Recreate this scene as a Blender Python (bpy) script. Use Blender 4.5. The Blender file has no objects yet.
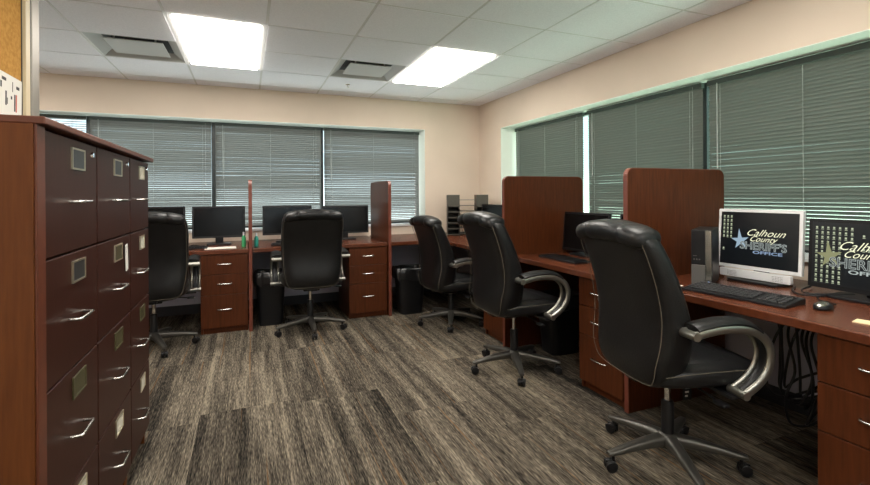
import bpy, bmesh, math, random
from mathutils import Vector, Matrix, Euler

random.seed(7)
sc = bpy.context.scene
COL = sc.collection
PI = math.pi

# ------------------------------------------------------------------ camera
HC = 1.22
TH, RO = 0.389, -0.0062
F_ = Vector((math.sin(TH), math.cos(TH), 0))
R0 = Vector((math.cos(TH), -math.sin(TH), 0)); U0 = Vector((0, 0, 1))
R_ = R0*math.cos(RO) + U0*math.sin(RO); U_ = -R0*math.sin(RO) + U0*math.cos(RO)
cd = bpy.data.cameras.new('camera'); cam = bpy.data.objects.new('camera', cd); COL.objects.link(cam)
m = Matrix((R_, U_, -F_)).transposed().to_4x4(); m.translation = (0, 0, HC)
cam.matrix_world = m
cd.sensor_width = 36; cd.lens = 457.5*36/870; cd.shift_y = -47.9/870; cd.clip_start = 0.02
sc.camera = cam

# ------------------------------------------------------------------ view, world, sun
sc.view_settings.view_transform = 'Standard'; sc.view_settings.look = 'None'
sc.view_settings.gamma = 1; sc.view_settings.use_curve_mapping = False
sc.view_settings.exposure = 0.72
LAMP = 10.5         # emission of the ceiling diffusers
SKY = 1.5
w = bpy.data.worlds.new('world'); sc.world = w; w.use_nodes = True
nt = w.node_tree; nt.nodes.clear()
wo = nt.nodes.new('ShaderNodeOutputWorld'); bg = nt.nodes.new('ShaderNodeBackground')
tc = nt.nodes.new('ShaderNodeTexCoord'); sp = nt.nodes.new('ShaderNodeSeparateXYZ'); cr = nt.nodes.new('ShaderNodeValToRGB')
nt.links.new(tc.outputs['Generated'], sp.inputs[0]); nt.links.new(sp.outputs['Z'], cr.inputs[0])
cr.color_ramp.elements[0].position = 0.47; cr.color_ramp.elements[0].color = (2.25, 2.1, 1.95, 1)
cr.color_ramp.elements[1].position = 0.53; cr.color_ramp.elements[1].color = (.80, .88, .98, 1)
e = cr.color_ramp.elements.new(0.0); e.color = (2.25, 2.1, 1.9, 1)
mp = nt.nodes.new('ShaderNodeMath'); mp.operation = 'MULTIPLY_ADD'; mp.inputs[1].default_value = .5; mp.inputs[2].default_value = .5
nt.links.new(sp.outputs['Z'], mp.inputs[0]); nt.links.new(mp.outputs[0], cr.inputs[0])
nt.links.new(cr.outputs[0], bg.inputs[0]); bg.inputs[1].default_value = SKY
nt.links.new(bg.outputs[0], wo.inputs[0])
sl = bpy.data.lights.new('sun', 'SUN'); sun = bpy.data.objects.new('sun', sl); COL.objects.link(sun)
sl.energy = 7.0; sl.angle = math.radians(3); sl.color = (1, .95, .88)
sun.rotation_euler = Vector((0.25, -0.75, -0.62)).to_track_quat('-Z', 'Y').to_euler()

# ------------------------------------------------------------------ materials
def mat(name, col, rough=.5, spec=.5, metal=0, **k):
    mt = bpy.data.materials.new(name); mt.use_nodes = True
    b = mt.node_tree.nodes['Principled BSDF']
    b.inputs['Base Color'].default_value = (*col, 1); b.inputs['Roughness'].default_value = rough
    b.inputs['Specular IOR Level'].default_value = spec; b.inputs['Metallic'].default_value = metal
    for a, v in k.items(): b.inputs[a.replace('_', ' ')].default_value = v
    return mt
def N(mt, t, **k):
    n = mt.node_tree.nodes.new(t)
    for a, v in k.items(): setattr(n, a, v)
    return n
def L(mt, a, b): mt.node_tree.links.new(a, b)
def BS(mt): return mt.node_tree.nodes['Principled BSDF']
def noisy(mt, c1, c2, scale=(1, 1, 1), ns=5, detail=4, rough_var=0, bump=0, bscale=60, space='Object', lo=.35, hi=.65):
    t = N(mt, 'ShaderNodeTexCoord'); mpn = N(mt, 'ShaderNodeMapping'); mpn.inputs['Scale'].default_value = scale
    L(mt, t.outputs[space], mpn.inputs[0])
    no = N(mt, 'ShaderNodeTexNoise'); no.inputs['Scale'].default_value = ns; no.inputs['Detail'].default_value = detail
    L(mt, mpn.outputs[0], no.inputs['Vector'])
    r = N(mt, 'ShaderNodeValToRGB'); r.color_ramp.elements[0].position = lo; r.color_ramp.elements[1].position = hi
    r.color_ramp.elements[0].color = (*c1, 1); r.color_ramp.elements[1].color = (*c2, 1)
    L(mt, no.outputs[0], r.inputs[0]); L(mt, r.outputs[0], BS(mt).inputs['Base Color'])
    if bump:
        n2 = N(mt, 'ShaderNodeTexNoise'); n2.inputs['Scale'].default_value = bscale; n2.inputs['Detail'].default_value = 3
        L(mt, t.outputs[space], n2.inputs['Vector'])
        bp = N(mt, 'ShaderNodeBump'); bp.inputs['Strength'].default_value = bump; bp.inputs['Distance'].default_value = .002
        L(mt, n2.outputs[0], bp.inputs['Height']); L(mt, bp.outputs[0], BS(mt).inputs['Normal'])
    return mt
def wood(name, c1, c2, grain, rough=.35, spec=.5):
    mt = mat(name, c1, rough, spec)
    noisy(mt, c1, c2, grain, 9, 6, lo=.25, hi=.75)
    return mt
M = {}
# grain scale is small along the grain direction
CH1, CH2 = (.050, .0125, .0038), (.092, .0245, .007)
M['cherry_v'] = wood('cherry_upright', CH1, CH2, (9, 9, .7), .4, .22)
M['cherry_top'] = wood('cherry_top', (.085, .022, .009), (.12, .034, .014), (4, 4, 4), .27)
M['cherry_edge'] = wood('cherry_edge', (.12, .03, .018), (.17, .046, .026), (3, 3, 3), .35)
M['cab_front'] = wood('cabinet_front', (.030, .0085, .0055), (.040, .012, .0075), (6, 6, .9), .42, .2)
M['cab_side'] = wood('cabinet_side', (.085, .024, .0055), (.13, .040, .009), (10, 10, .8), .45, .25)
M['cab_top'] = wood('cabinet_top', (.085, .021, .009), (.115, .030, .013), (3, 3, 3), .4)
M['leather'] = noisy(mat('black_leather', (.012, .012, .013), .38, .4), (.0045, .0045, .005), (.008, .008, .0085), (1, 1, 1), 12, 4, bump=.35, bscale=140)
M['black'] = mat('black_plastic', (.007, .007, .008), .42, .35)
M['black_gloss'] = mat('screen_black', (.004, .0045, .005), .22, .3)
M['dark_metal'] = mat('bronze_grey_metal', (.16, .15, .13), .34, .5, .85)
M['base_black'] = mat('base_dark_metal', (.10, .095, .085), .38, .5, .7)
M['silver'] = mat('brushed_silver', (.55, .54, .5), .25, .5, 1)
M['champagne'] = mat('satin_silver_arm', (.31, .30, .265), .33, .5, .9)
M['chrome'] = mat('chrome', (.75, .75, .75), .12, .5, 1)
M['thread'] = mat('beige_thread', (.11, .095, .072), .7, .2)
M['wall'] = noisy(mat('wall_paint', (.60, .5, .38), .75, .2), (.66, .56, .46), (.70, .595, .49), (1, 1, 1), 2, 2, bump=.15, bscale=220)
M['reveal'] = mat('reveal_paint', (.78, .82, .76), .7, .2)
M['lower_panel'] = noisy(mat('grey_lower_wall', (.3, .3, .36), .75, .2), (.50, .485, .56), (.55, .535, .61), (1, 1, 1), 2, 2, bump=.15, bscale=220)
M['baseboard'] = mat('charcoal_rubber', (.03, .03, .035), .6)
M['tile'] = noisy(mat('ceiling_tile', (.66, .66, .66), .9, .1), (.80, .80, .84), (.87, .87, .91), (1, 1, 1), 130, 3, bump=.5, bscale=180)
M['tbar'] = mat('ceiling_grid_metal', (.62, .62, .61), .5, .3)
M['vent'] = mat('vent_metal', (.42, .42, .40), .5, .3)
M['vent_dark'] = mat('vent_inside', (.02, .02, .02), .8)
M['frame_dark'] = mat('dark_window_frame', (.012, .02, .02), .4)
M['alu'] = mat('aluminium', (.52, .5, .46), .38, .5, .7)
M['post_metal'] = mat('taupe_metal', (.26, .24, .21), .45, .4, .5)
M['cream_trim'] = mat('cream_trim', (.62, .52, .34), .5)
M['white_paper'] = mat('white_paper', (.75, .73, .68), .8, .1)
M['cream_paper'] = mat('cream_paper', (.75, .62, .38), .8, .1)
M['ink'] = mat('dark_ink', (.05, .05, .05), .8)
M['ink_red'] = mat('red_ink', (.5, .10, .06), .8)
M['white_plastic'] = mat('white_plastic', (.66, .67, .68), .35)
M['grey_plastic'] = mat('grey_plastic', (.09, .085, .08), .4)
M['brass'] = mat('label_holder_metal', (.62, .56, .42), .3, .5, .9)
M['card_dark'] = mat('dark_card', (.03, .03, .032), .35)
M['card_olive'] = mat('olive_card', (.06, .052, .022), .4)
M['card_white'] = mat('white_card', (.6, .56, .46), .7)
M['bag'] = noisy(mat('black_bin_bag', (.01, .01, .011), .3, .5), (.008, .008, .009), (.014, .014, .015), (1, 1, 1), 8, 3, bump=.9, bscale=25)
M['sorter'] = mat('dark_olive_metal', (.055, .052, .04), .45)
M['green_bottle'] = mat('green_bottle', (.05, .35, .14), .25)
M['teal_bottle'] = mat('teal_bottle', (.03, .30, .24), .2)
M['slat'] = mat('blind_slat', (.17, .165, .145), .36, .5)
b = BS(M['slat'])
tr = N(M['slat'], 'ShaderNodeBsdfTranslucent'); tr.inputs[0].default_value = (.46, .47, .46, 1)
mx = N(M['slat'], 'ShaderNodeMixShader'); mx.inputs[0].default_value = .42
L(M['slat'], b.outputs[0], mx.inputs[1]); L(M['slat'], tr.outputs[0], mx.inputs[2])
L(M['slat'], mx.outputs[0], M['slat'].node_tree.nodes['Material Output'].inputs[0])
M['cord'] = mat('blind_cord', (.34, .37, .35), .7)
M['rail'] = mat('blind_rail', (.045, .06, .055), .5)

def glass(name, tint):
    g = bpy.data.materials.new(name); g.use_nodes = True; t = g.node_tree; t.nodes.clear()
    o = t.nodes.new('ShaderNodeOutputMaterial'); a = t.nodes.new('ShaderNodeBsdfTransparent'); a.inputs[0].default_value = (*tint, 1)
    gl = t.nodes.new('ShaderNodeBsdfGlossy'); gl.inputs['Roughness'].default_value = .02
    x = t.nodes.new('ShaderNodeMixShader'); x.inputs[0].default_value = .05
    t.links.new(a.outputs[0], x.inputs[1]); t.links.new(gl.outputs[0], x.inputs[2])
    t.links.new(x.outputs[0], o.inputs[0]); return g
M['glass_back'] = glass('blue_tinted_glass', (.84, .93, .95))
M['glass_right'] = glass('green_tinted_glass', (.74, .91, .83))

def emit(name, col, s, base=None):
    mt = mat(name, base or (.02, .02, .02), .3)
    BS(mt).inputs['Emission Color'].default_value = (*col, 1); BS(mt).inputs['Emission Strength'].default_value = s
    return mt
M['diffuser'] = emit('lit_diffuser', (1, .94, .86), LAMP, (.8, .8, .8))
M['lcd_black'] = emit('lit_screen_black', (.012, .016, .02), .15, (.004, .005, .006))
M['lcd_white'] = emit('lit_screen_letters', (.85, .9, .85), .75)
M['lcd_cream'] = emit('lit_screen_script', (.9, .9, .62), .75)
M['lcd_grey'] = emit('lit_screen_grey', (.42, .48, .46), .6)
M['lcd_dark'] = emit('lit_screen_dark', (.04, .05, .05), .3)
M['lcd_blue'] = emit('lit_screen_blue', (.30, .42, .62), .5)
M['lcd_star'] = emit('lit_screen_star', (.30, .42, .52), .6)
M['lcd_olive'] = emit('lit_screen_olive_star', (.30, .31, .15), .5)
M['lcd_icons'] = emit('lit_screen_icons', (.5, .56, .38), .6)
M['lcd_teal'] = emit('lit_teal_edge', (.05, .35, .33), .4)
M['led'] = emit('blue_light', (.3, .5, 1), .8)

# cork
c = mat('cork', (.5, .28, .08), .9, .1); noisy(c, (.40, .20, .045), (.52, .275, .07), (1, 1, 1), 60, 5, bump=.5, bscale=200); M['cork'] = c

# carpet: stripes running along y, planks of varied tone
def carpet():
    mt = mat('striped_carpet', (.2, .18, .15), .95, .02)
    g = N(mt, 'ShaderNodeNewGeometry'); s = N(mt, 'ShaderNodeSeparateXYZ'); L(mt, g.outputs['Position'], s.inputs[0])
    def math_(op, a, bb=None, cc=None):
        n = N(mt, 'ShaderNodeMath'); n.operation = op
        for i, v in enumerate((a, bb, cc)):
            if v is None: continue
            if hasattr(v, 'links') or hasattr(v, 'is_linked'): L(mt, v, n.inputs[i])
            else: n.inputs[i].default_value = v
        return n.outputs[0]
    def comb(x, y, z=0.):
        n = N(mt, 'ShaderNodeCombineXYZ')
        for i, v in enumerate((x, y, z)):
            if isinstance(v, (int, float)): n.inputs[i].default_value = v
            else: L(mt, v, n.inputs[i])
        return n.outputs[0]
    X, Y = s.outputs[0], s.outputs[1]
    # plank ids: 0.25 wide, 1.0 long, staggered
    ix = math_('FLOOR', math_('DIVIDE', math_('ADD', X, 20.25), .5))
    wn = N(mt, 'ShaderNodeTexWhiteNoise'); wn.noise_dimensions = '1D'; L(mt, ix, wn.inputs['W'])
    yo = math_('ADD', math_('MULTIPLY_ADD', wn.outputs['Value'], 1.0, 20.), Y)
    iy = math_('FLOOR', yo)
    pid = N(mt, 'ShaderNodeTexWhiteNoise'); pid.noise_dimensions = '2D'; L(mt, comb(ix, iy), pid.inputs['Vector'])
    offs = math_('MULTIPLY', pid.outputs['Value'], 40.)
    def streak(sx, sy, det, extra=0.):
        n = N(mt, 'ShaderNodeTexNoise'); n.inputs['Scale'].default_value = 1; n.inputs['Detail'].default_value = det
        L(mt, comb(math_('ADD', math_('MULTIPLY', X, sx), offs), math_('MULTIPLY', Y, sy), extra), n.inputs['Vector']); return n.outputs[0]
    broad = streak(14, .5, 2)
    fine = streak(120, 4.5, 3, 3.)
    thread = streak(260, 22, 1, 7.)
    big = N(mt, 'ShaderNodeTexNoise'); big.inputs['Scale'].default_value = .9; L(mt, comb(math_('MULTIPLY', X, 1.6), math_('MULTIPLY', Y, .6)), big.inputs['Vector'])
    v = math_('ADD', math_('MULTIPLY', broad, .80), math_('MULTIPLY', fine, .62))
    v = math_('ADD', v, math_('MULTIPLY', thread, .75))
    v = math_('ADD', v, math_('MULTIPLY', pid.outputs['Value'], .12))
    v = math_('ADD', v, math_('MULTIPLY', big.outputs[0], .35))
    v = math_('SUBTRACT', v, .79)
    r = N(mt, 'ShaderNodeValToRGB'); el = r.color_ramp.elements
    el[0].position = .28; el[0].color = (.014, .013, .012, 1); el[1].position = .82; el[1].color = (.255, .215, .158, 1)
    e2 = el.new(.46); e2.color = (.055, .046, .036, 1); e3 = el.new(.62); e3.color = (.118, .101, .078, 1)
    L(mt, v, r.inputs[0])
    # orange threads
    on = streak(70, .35, 1, 11.)
    om = N(mt, 'ShaderNodeValToRGB'); om.color_ramp.elements[0].position = .655; om.color_ramp.elements[1].position = .72; L(mt, on, om.inputs[0])
    of = math_('MULTIPLY', om.outputs[0], math_('MULTIPLY', thread, 1.1))
    mixc = N(mt, 'ShaderNodeMixRGB'); mixc.inputs['Color2'].default_value = (.20, .105, .04, 1)
    L(mt, of, mixc.inputs['Fac']); L(mt, r.outputs[0], mixc.inputs['Color1']); L(mt, mixc.outputs[0], BS(mt).inputs['Base Color'])
    bp = N(mt, 'ShaderNodeBump'); bp.inputs['Strength'].default_value = .5; bp.inputs['Distance'].default_value = .003
    L(mt, thread, bp.inputs['Height']); L(mt, bp.outputs[0], BS(mt).inputs['Normal'])
    return mt
M['carpet'] = carpet()

# ------------------------------------------------------------------ mesh helpers
def box(bm, x0, x1, y0, y1, z0, z1, bev=0, rot=None, pivot=None):
    vs = [bm.verts.new((x, y, z)) for x in (x0, x1) for y in (y0, y1) for z in (z0, z1)]
    fs = [(0, 1, 3, 2), (4, 6, 7, 5), (0, 4, 5, 1), (2, 3, 7, 6), (0, 2, 6, 4), (1, 5, 7, 3)]
    faces = [bm.faces.new([vs[i] for i in f]) for f in fs]
    if bev:
        es = list({e for f in faces for e in f.edges})
        rr = bmesh.ops.bevel(bm, geom=es, offset=bev, segments=2, affect='EDGES', profile=.5)
        vs = list({v for f in rr['faces'] for v in f.verts} | {v for v in vs if v.is_valid})
    if rot is not None: bmesh.ops.rotate(bm, verts=vs, cent=pivot or (0, 0, 0), matrix=rot)
    return vs
def ring(bm, pts): return [bm.verts.new(p) for p in pts]
def bridge(bm, a, b, close=True):
    n = len(a)
    for i in range(n if close else n-1):
        try: bm.faces.new((a[i], a[(i+1) % n], b[(i+1) % n], b[i]))
        except ValueError: pass
def cyl(bm, p0, p1, r0, r1=None, n=16, caps=True):
    r1 = r0 if r1 is None else r1
    p0, p1 = Vector(p0), Vector(p1); d = (p1-p0).normalized()
    u = d.orthogonal().normalized(); v = d.cross(u)
    a = ring(bm, [p0+(u*math.cos(2*PI*i/n)+v*math.sin(2*PI*i/n))*r0 for i in range(n)])
    b_ = ring(bm, [p1+(u*math.cos(2*PI*i/n)+v*math.sin(2*PI*i/n))*r1 for i in range(n)])
    bridge(bm, a, b_)
    if caps: bm.faces.new(a[::-1]); bm.faces.new(b_)
def catmull(pts, k=6):
    P = [Vector(p) for p in pts]; out = []
    for i in range(len(P)-1):
        a = P[i-1] if i else P[0]*2-P[1]; b_, c_ = P[i], P[i+1]; d = P[i+2] if i+2 < len(P) else P[-1]*2-P[-2]
        for j in range(k):
            t = j/k
            out.append(.5*((2*b_)+(c_-a)*t+(2*a-5*b_+4*c_-d)*t*t+(3*b_-a-3*c_+d)*t**3))
    out.append(P[-1]); return out
def tube(bm, pts, r, n=8, smooth=6, flat=None, side=None, r_end=None):
    """sweep a circle (or an ellipse r x flat; 'side' is the direction of the r axis) along pts"""
    P = catmull(pts, smooth) if smooth else [Vector(p) for p in pts]
    prev = None; rows = []; up = None
    for i, p in enumerate(P):
        d = (P[min(i+1, len(P)-1)]-P[max(i-1, 0)]).normalized()
        if side is not None: u = Vector(side); u = (u-d*u.dot(d)).normalized()
        else:
            u = d.orthogonal().normalized() if up is None else (up-d*up.dot(d)).normalized()
            up = u
        v = d.cross(u); t = i/(len(P)-1); ra = r if r_end is None else r+(r_end-r)*t; rb = (flat if flat else r)*(ra/r)
        rows.append(ring(bm, [p+u*math.cos(2*PI*j/n)*ra+v*math.sin(2*PI*j/n)*rb for j in range(n)]))
    for a, b_ in zip(rows, rows[1:]): bridge(bm, a, b_)
    bm.faces.new(rows[0][::-1]); bm.faces.new(rows[-1])
def selli(n, ex):
    out = []
    for j in range(n):
        a = 2*PI*(j+.5)/n; c_, s_ = math.cos(a), math.sin(a)
        out.append((math.copysign(abs(c_)**(2/ex), c_), math.copysign(abs(s_)**(2/ex), s_)))
    return out
def loft(bm, secs, axis, ex=3.5, n=28, cap=True):
    """secs: (position along axis, (ca, cb), (ha, hb)) superellipse sections"""
    rows = []
    S = selli(n, ex)
    for s, (ca, cb), (ha, hb) in secs:
        pts = []
        for (x, y) in S:
            a, b_ = ca+x*ha, cb+y*hb
            pts.append({'z': (a, b_, s), 'x': (s, a, b_), 'y': (a, s, b_)}[axis])
        rows.append(ring(bm, pts))
    for a, b_ in zip(rows, rows[1:]): bridge(bm, a, b_)
    if cap: bm.faces.new(rows[0][::-1]); bm.faces.new(rows[-1])
def lathe(bm, prof, c=(0, 0, 0), n=24, sx=1, sy=1):
    rows = [ring(bm, [(c[0]+r*sx*math.cos(2*PI*i/n), c[1]+r*sy*math.sin(2*PI*i/n), c[2]+z) for i in range(n)]) for r, z in prof]
    for a, b_ in zip(rows, rows[1:]): bridge(bm, a, b_)
    bm.faces.new(rows[0][::-1]); bm.faces.new(rows[-1])
def prism(bm, pts, lo, hi, axis):
    """polygon pts extruded along axis: 'x' pts are (y,z), 'y' (x,z), 'z' (x,y)"""
    f = {'x': lambda a, b_, s: (s, a, b_), 'y': lambda a, b_, s: (a, s, b_), 'z': lambda a, b_, s: (a, b_, s)}[axis]
    a = ring(bm, [f(*p, lo) for p in pts]); b_ = ring(bm, [f(*p, hi) for p in pts])
    bridge(bm, a, b_); bm.faces.new(a[::-1]); bm.faces.new(b_)
def rrect(x0, x1, z0, z1, r, n=6, corners=(1, 1, 1, 1)):
    pts = []
    for (cx, cz, a0, on) in ((x1-r, z1-r, 0, corners[0]), (x0+r, z1-r, PI/2, corners[1]), (x0+r, z0+r, PI, corners[2]), (x1-r, z0+r, 1.5*PI, corners[3])):
        if on:
            for i in range(n+1): a = a0+PI/2*i/n; pts.append((cx+r*math.cos(a), cz+r*math.sin(a)))
        else: pts.append((x1 if a0 in (0, 1.5*PI) else x0, z1 if a0 < PI else z0))
    return pts
def obj(name, bm, mt, parent=None, smooth=False, bev=0, sub=0, loc=None):
    bmesh.ops.recalc_face_normals(bm, faces=bm.faces[:])
    me = bpy.data.meshes.new(name); bm.to_mesh(me); bm.free()
    me.materials.append(M[mt] if isinstance(mt, str) else mt)
    if smooth:
        for p in me.polygons: p.use_smooth = True
        try: me.set_sharp_from_angle(angle=math.radians(50))
        except Exception: pass
    o = bpy.data.objects.new(name, me); COL.objects.link(o)
    if parent is not None: o.parent = parent
    if loc: o.location = loc
    if bev:
        b_ = o.modifiers.new('bevel', 'BEVEL'); b_.width = bev; b_.segments = 2; b_.limit_method = 'ANGLE'
    if sub:
        s_ = o.modifiers.new('sub', 'SUBSURF'); s_.levels = sub; s_.render_levels = sub
    return o
def BM(): return bmesh.new()
def bobj(name, dims, mt, parent=None, bev=.002, **k):
    bm = BM(); box(bm, *dims); return obj(name, bm, mt, parent, bev=bev, **k)
def tag(o, label, cat, group=None):
    o['label'] = label; o['category'] = cat
    if group: o['group'] = group
    return o
def thing(name, label, cat, loc=(0, 0, 0), rz=0, group=None):
    o = bpy.data.objects.new(name, None); COL.objects.link(o); o.empty_display_size = .1
    o.location = loc; o.rotation_euler = (0, 0, rz); return tag(o, label, cat, group)
def struct(name, bm, mt, parent=None, **k):
    o = obj(name, bm, mt, parent, **k)
    if parent is None: o['kind'] = 'structure'
    return o
def copy_tree(o, parent=None):
    c_ = o.copy(); COL.objects.link(c_)
    if parent is not None: c_.parent = parent
    for ch in [q for q in bpy.data.objects if q.parent == o]: copy_tree(ch, c_)
    return c_

# ------------------------------------------------------------------ the room
XR, YB, ZC = 2.83, 5.35, 2.384     # right wall, back wall, ceiling
XL, YF = -3.4, -2.6
bm = BM(); box(bm, XL-.1, XR+.3, YF-.1, YB+.3, -.1, 0); struct('floor', bm, 'carpet')
# back wall with opening
WB = (-3.0, 2.06, .85, 2.035)      # x0,x1,z0,z1
bm = BM()
box(bm, XL-.1, XR, YB, YB+.3, 0, WB[2]); box(bm, XL-.1, XR, YB, YB+.3, WB[3], ZC+.15)
box(bm, XL-.1, WB[0], YB, YB+.3, WB[2], WB[3]); box(bm, WB[1], XR, YB, YB+.3, WB[2], WB[3])
struct('wall_back', bm, 'wall')
WR = (-1.3, 4.80, .85, 2.02)       # y0,y1,z0,z1
bm = BM()
box(bm, XR, XR+.3, YF, YB+.3, 0, WR[2]); box(bm, XR, XR+.3, YF, YB+.3, WR[3], ZC+.15)
box(bm, XR, XR+.3, YF, WR[0], WR[2], WR[3]); box(bm, XR, XR+.3, WR[1], YB+.3, WR[2], WR[3])
struct('wall_right', bm, 'wall')
bm = BM(); box(bm, XL-.1, XL, YF, YB, 0, ZC+.15); struct('wall_left', bm, 'wall')
bm = BM(); box(bm, XL-.1, XR+.2, YF-.1, YF, 0, 1.3); box(bm, XL-.1, XR+.2, YF-.1, YF, 2.1, ZC+.15); box(bm, XL-.1, -.8, YF-.1, YF, 1.3, 2.1); box(bm, 2.4, XR+.2, YF-.1, YF, 1.3, 2.1)
struct('wall_front', bm, 'wall')  # opening cut for the added daylight window behind the camera
# painted reveals, sills
T = .004
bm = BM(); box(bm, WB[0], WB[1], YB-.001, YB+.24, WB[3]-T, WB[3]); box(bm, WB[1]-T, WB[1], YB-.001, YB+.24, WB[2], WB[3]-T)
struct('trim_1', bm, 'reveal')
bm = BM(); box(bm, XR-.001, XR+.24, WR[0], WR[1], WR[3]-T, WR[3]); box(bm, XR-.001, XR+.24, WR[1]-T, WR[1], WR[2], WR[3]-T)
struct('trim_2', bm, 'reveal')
bm = BM(); box(bm, WB[0], WB[1]+.02, YB-.02, YB+.24, WB[2]-.012, WB[2]+.01); struct('trim_3', bm, 'white_plastic', bev=.003)
bm = BM(); box(bm, XR-.02, XR+.24, WR[0], WR[1]+.02, WR[2]-.012, WR[2]+.01); struct('trim_4', bm, 'white_plastic', bev=.003)
# lower grey wall panels under the desks
bm = BM(); box(bm, -2.4, XR-.012, YB-.012, YB, .10, .70); struct('trim_5', bm, 'lower_panel')
bm = BM(); box(bm, XR-.012, XR, -.2, YB-.012, .10, .70); struct('trim_6', bm, 'lower_panel')
bm = BM(); box(bm, XL, XR-.014, YB-.014, YB, 0, .10); struct('baseboard_back', bm, 'baseboard')
bm = BM(); box(bm, XR-.014, XR, YF, YB, 0, .10); struct('baseboard_right', bm, 'baseboard')

# windows
def window(name, along, a0, a1, z0, z1, depth, mulls, gl):
    bm = BM(); fw = .028; d0, d1 = depth, depth+.05
    def bx(a, b_, c_, d): box(bm, *((a, b_, d0, d1) if along == 'x' else (d0, d1, a, b_)), c_, d)
    bx(a0, a1, z0, z0+fw); bx(a0, a1, z1-fw, z1); bx(a0, a0+fw, z0+fw, z1-fw); bx(a1-fw, a1, z0+fw, z1-fw)
    for q in mulls: bx(q-fw/2-.006, q+fw/2+.006, z0+fw, z1-fw)
    fr = struct(name, bm, 'frame_dark')
    xs = [a0+fw]+[q for q in mulls]+[a1-fw]; xs.sort()
    for a, b_ in zip(xs, xs[1:]):
        bm = BM(); e_ = .021
        if along == 'x': box(bm, a+e_, b_-e_, d0+.02, d0+.026, z0+fw, z1-fw)
        else: box(bm, d0+.02, d0+.026, a+e_, b_-e_, z0+fw, z1-fw)
        obj('glass', bm, gl, fr)
    return fr
MB_ = [-1.475, -.342, .823]
MR_ = [3.49, 2.33, 1.05, -.2]
window('window_1', 'x', WB[0], WB[1]-T, WB[2]+.01, WB[3]-T, YB+.225, MB_, 'glass_back')
window('window_2', 'y', WR[0], WR[1]-T, WR[2]+.01, WR[3]-T, XR+.24, MR_, 'glass_right')

window('added_window', 'x', -.8, 2.4, 1.3, 2.1, YF-.08, [.27, 1.33], 'glass_back')  # unseen window, added so that daylight brightens the ceiling
# ceiling: tiles on a metal grid, cells left out for the lights and vents
GX0, GY0, G = .1285, 3.307, .61
xs = [XL]+[GX0+G*k for k in range(-5, 5) if GX0+G*k < XR]+[XR]
ys = [YF]+[GY0+G*k for k in range(-9, 4) if YF < GY0+G*k < YB]+[YB]
def near(a, b_): return abs(a-b_) < .01
lights = [(GX0-G, GY0, 'back left'), (GX0+2*G, GY0, 'back right')]
lights_all = [(x, y) for y in (GY0, GY0-G*4, GY0-G*8) for x in (GX0-G, GX0+2*G)]+[(GX0-4*G, GY0), (GX0-4*G, GY0-4*G)]  # all but the first two are unseen panels added as fill light
vents = [(GX0-2*G, GY0+G), (GX0+G, GY0+G)]
bm = BM()
for i in range(len(xs)-1):
    for j in range(len(ys)-1):
        x, y = xs[i], ys[j]
        if any(near(x, a) and (near(y, b_) or near(y, b_+G)) for a, b_ in lights_all): continue
        if any(near(x, a) and near(y, b_) for a, b_ in vents): continue
        box(bm, x+.009, xs[i+1]-.009, y+.009, ys[j+1]-.009, ZC-.004, ZC+.012)
ce = struct('ceiling', bm, 'tile')
bm = BM(); box(bm, XL-.1, XR+.2, YF-.1, YB+.3, ZC+.11, ZC+.15); obj('ceiling_deck', bm, 'tile', ce)
bm = BM()
for x in xs: box(bm, x-.0115, x+.0115, YF, YB, ZC-.001, ZC+.02)
for y in ys:
    for i in range(len(xs)-1):
        if any(near(xs[i], a) and near(y, b_+G) for a, b_ in lights_all): continue
        box(bm, xs[i]+.0115, xs[i+1]-.0115, y-.0115, y+.0115, ZC-.001, ZC+.02)
obj('ceiling_grid', bm, 'tbar', ce)

lab = {0: 'lit rectangular ceiling light panel on the left, beside a square air vent', 1: 'lit rectangular ceiling light panel nearest the corner of the two window walls'}
for k, (x, y) in enumerate(lights_all):
    t = thing('ceiling_light', lab.get(k, 'added rectangular ceiling light panel outside the view, lit for fill'), 'ceiling light', (x+G/2, y+G, ZC), 0, None if k < 2 else 'added fill lights outside the view')
    bm = BM(); a, b_ = G/2-.012, G-.012
    for q in ((-a, a, -b_, -b_+.025), (-a, a, b_-.025, b_), (-a, -a+.025, -b_+.025, b_-.025), (a-.025, a, -b_+.025, b_-.025)):
        box(bm, *q, .0, .035)
    obj('frame', bm, 'tbar', t)
    bm = BM(); box(bm, -a+.025, a-.025, -b_+.025, b_-.025, -.016, .018, .006); obj('diffuser', bm, 'diffuser', t)
vl = ['square grey ceiling air vent left of the left light panel', 'square grey ceiling air vent between the two light panels']
for k, (x, y) in enumerate(vents):
    t = thing('ceiling_vent', vl[k], 'air vent', (x+G/2, y+G/2, ZC))
    a = G/2-.012
    bm = BM()
    # sloped pan: outer ring down at the grid, inner ring recessed
    o1 = ring(bm, [(-a, -a, 0), (a, -a, 0), (a, a, 0), (-a, a, 0)]); q = a-.075
    o2 = ring(bm, [(-q, -q, .05), (q, -q, .05), (q, q, .05), (-q, q, .05)]); bridge(bm, o1, o2)
    o3 = ring(bm, [(-q, -q, .054), (q, -q, .054), (q, q, .054), (-q, q, .054)]); o4 = ring(bm, [(-a, -a, .004), (a, -a, .004), (a, a, .004), (-a, a, .004)])
    bridge(bm, o3, o4); bridge(bm, o4, o1); bridge(bm, o2, o3)
    obj('frame', bm, 'vent', t)
    bm = BM(); box(bm, -q, q, -q, q, .05, .06); obj('duct_opening', bm, 'vent_dark', t)
    bm = BM(); p = a-.10; box(bm, -p, p, -p, p, .004, .012, .003)
    for sx in (-1, 1):
        for sy in (-1, 1): box(bm, sx*p*.7-.006, sx*p*.7+.006, sy*p*.7-.006, sy*p*.7+.006, .011, .051)
    obj('plate', bm, 'vent', t)
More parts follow.
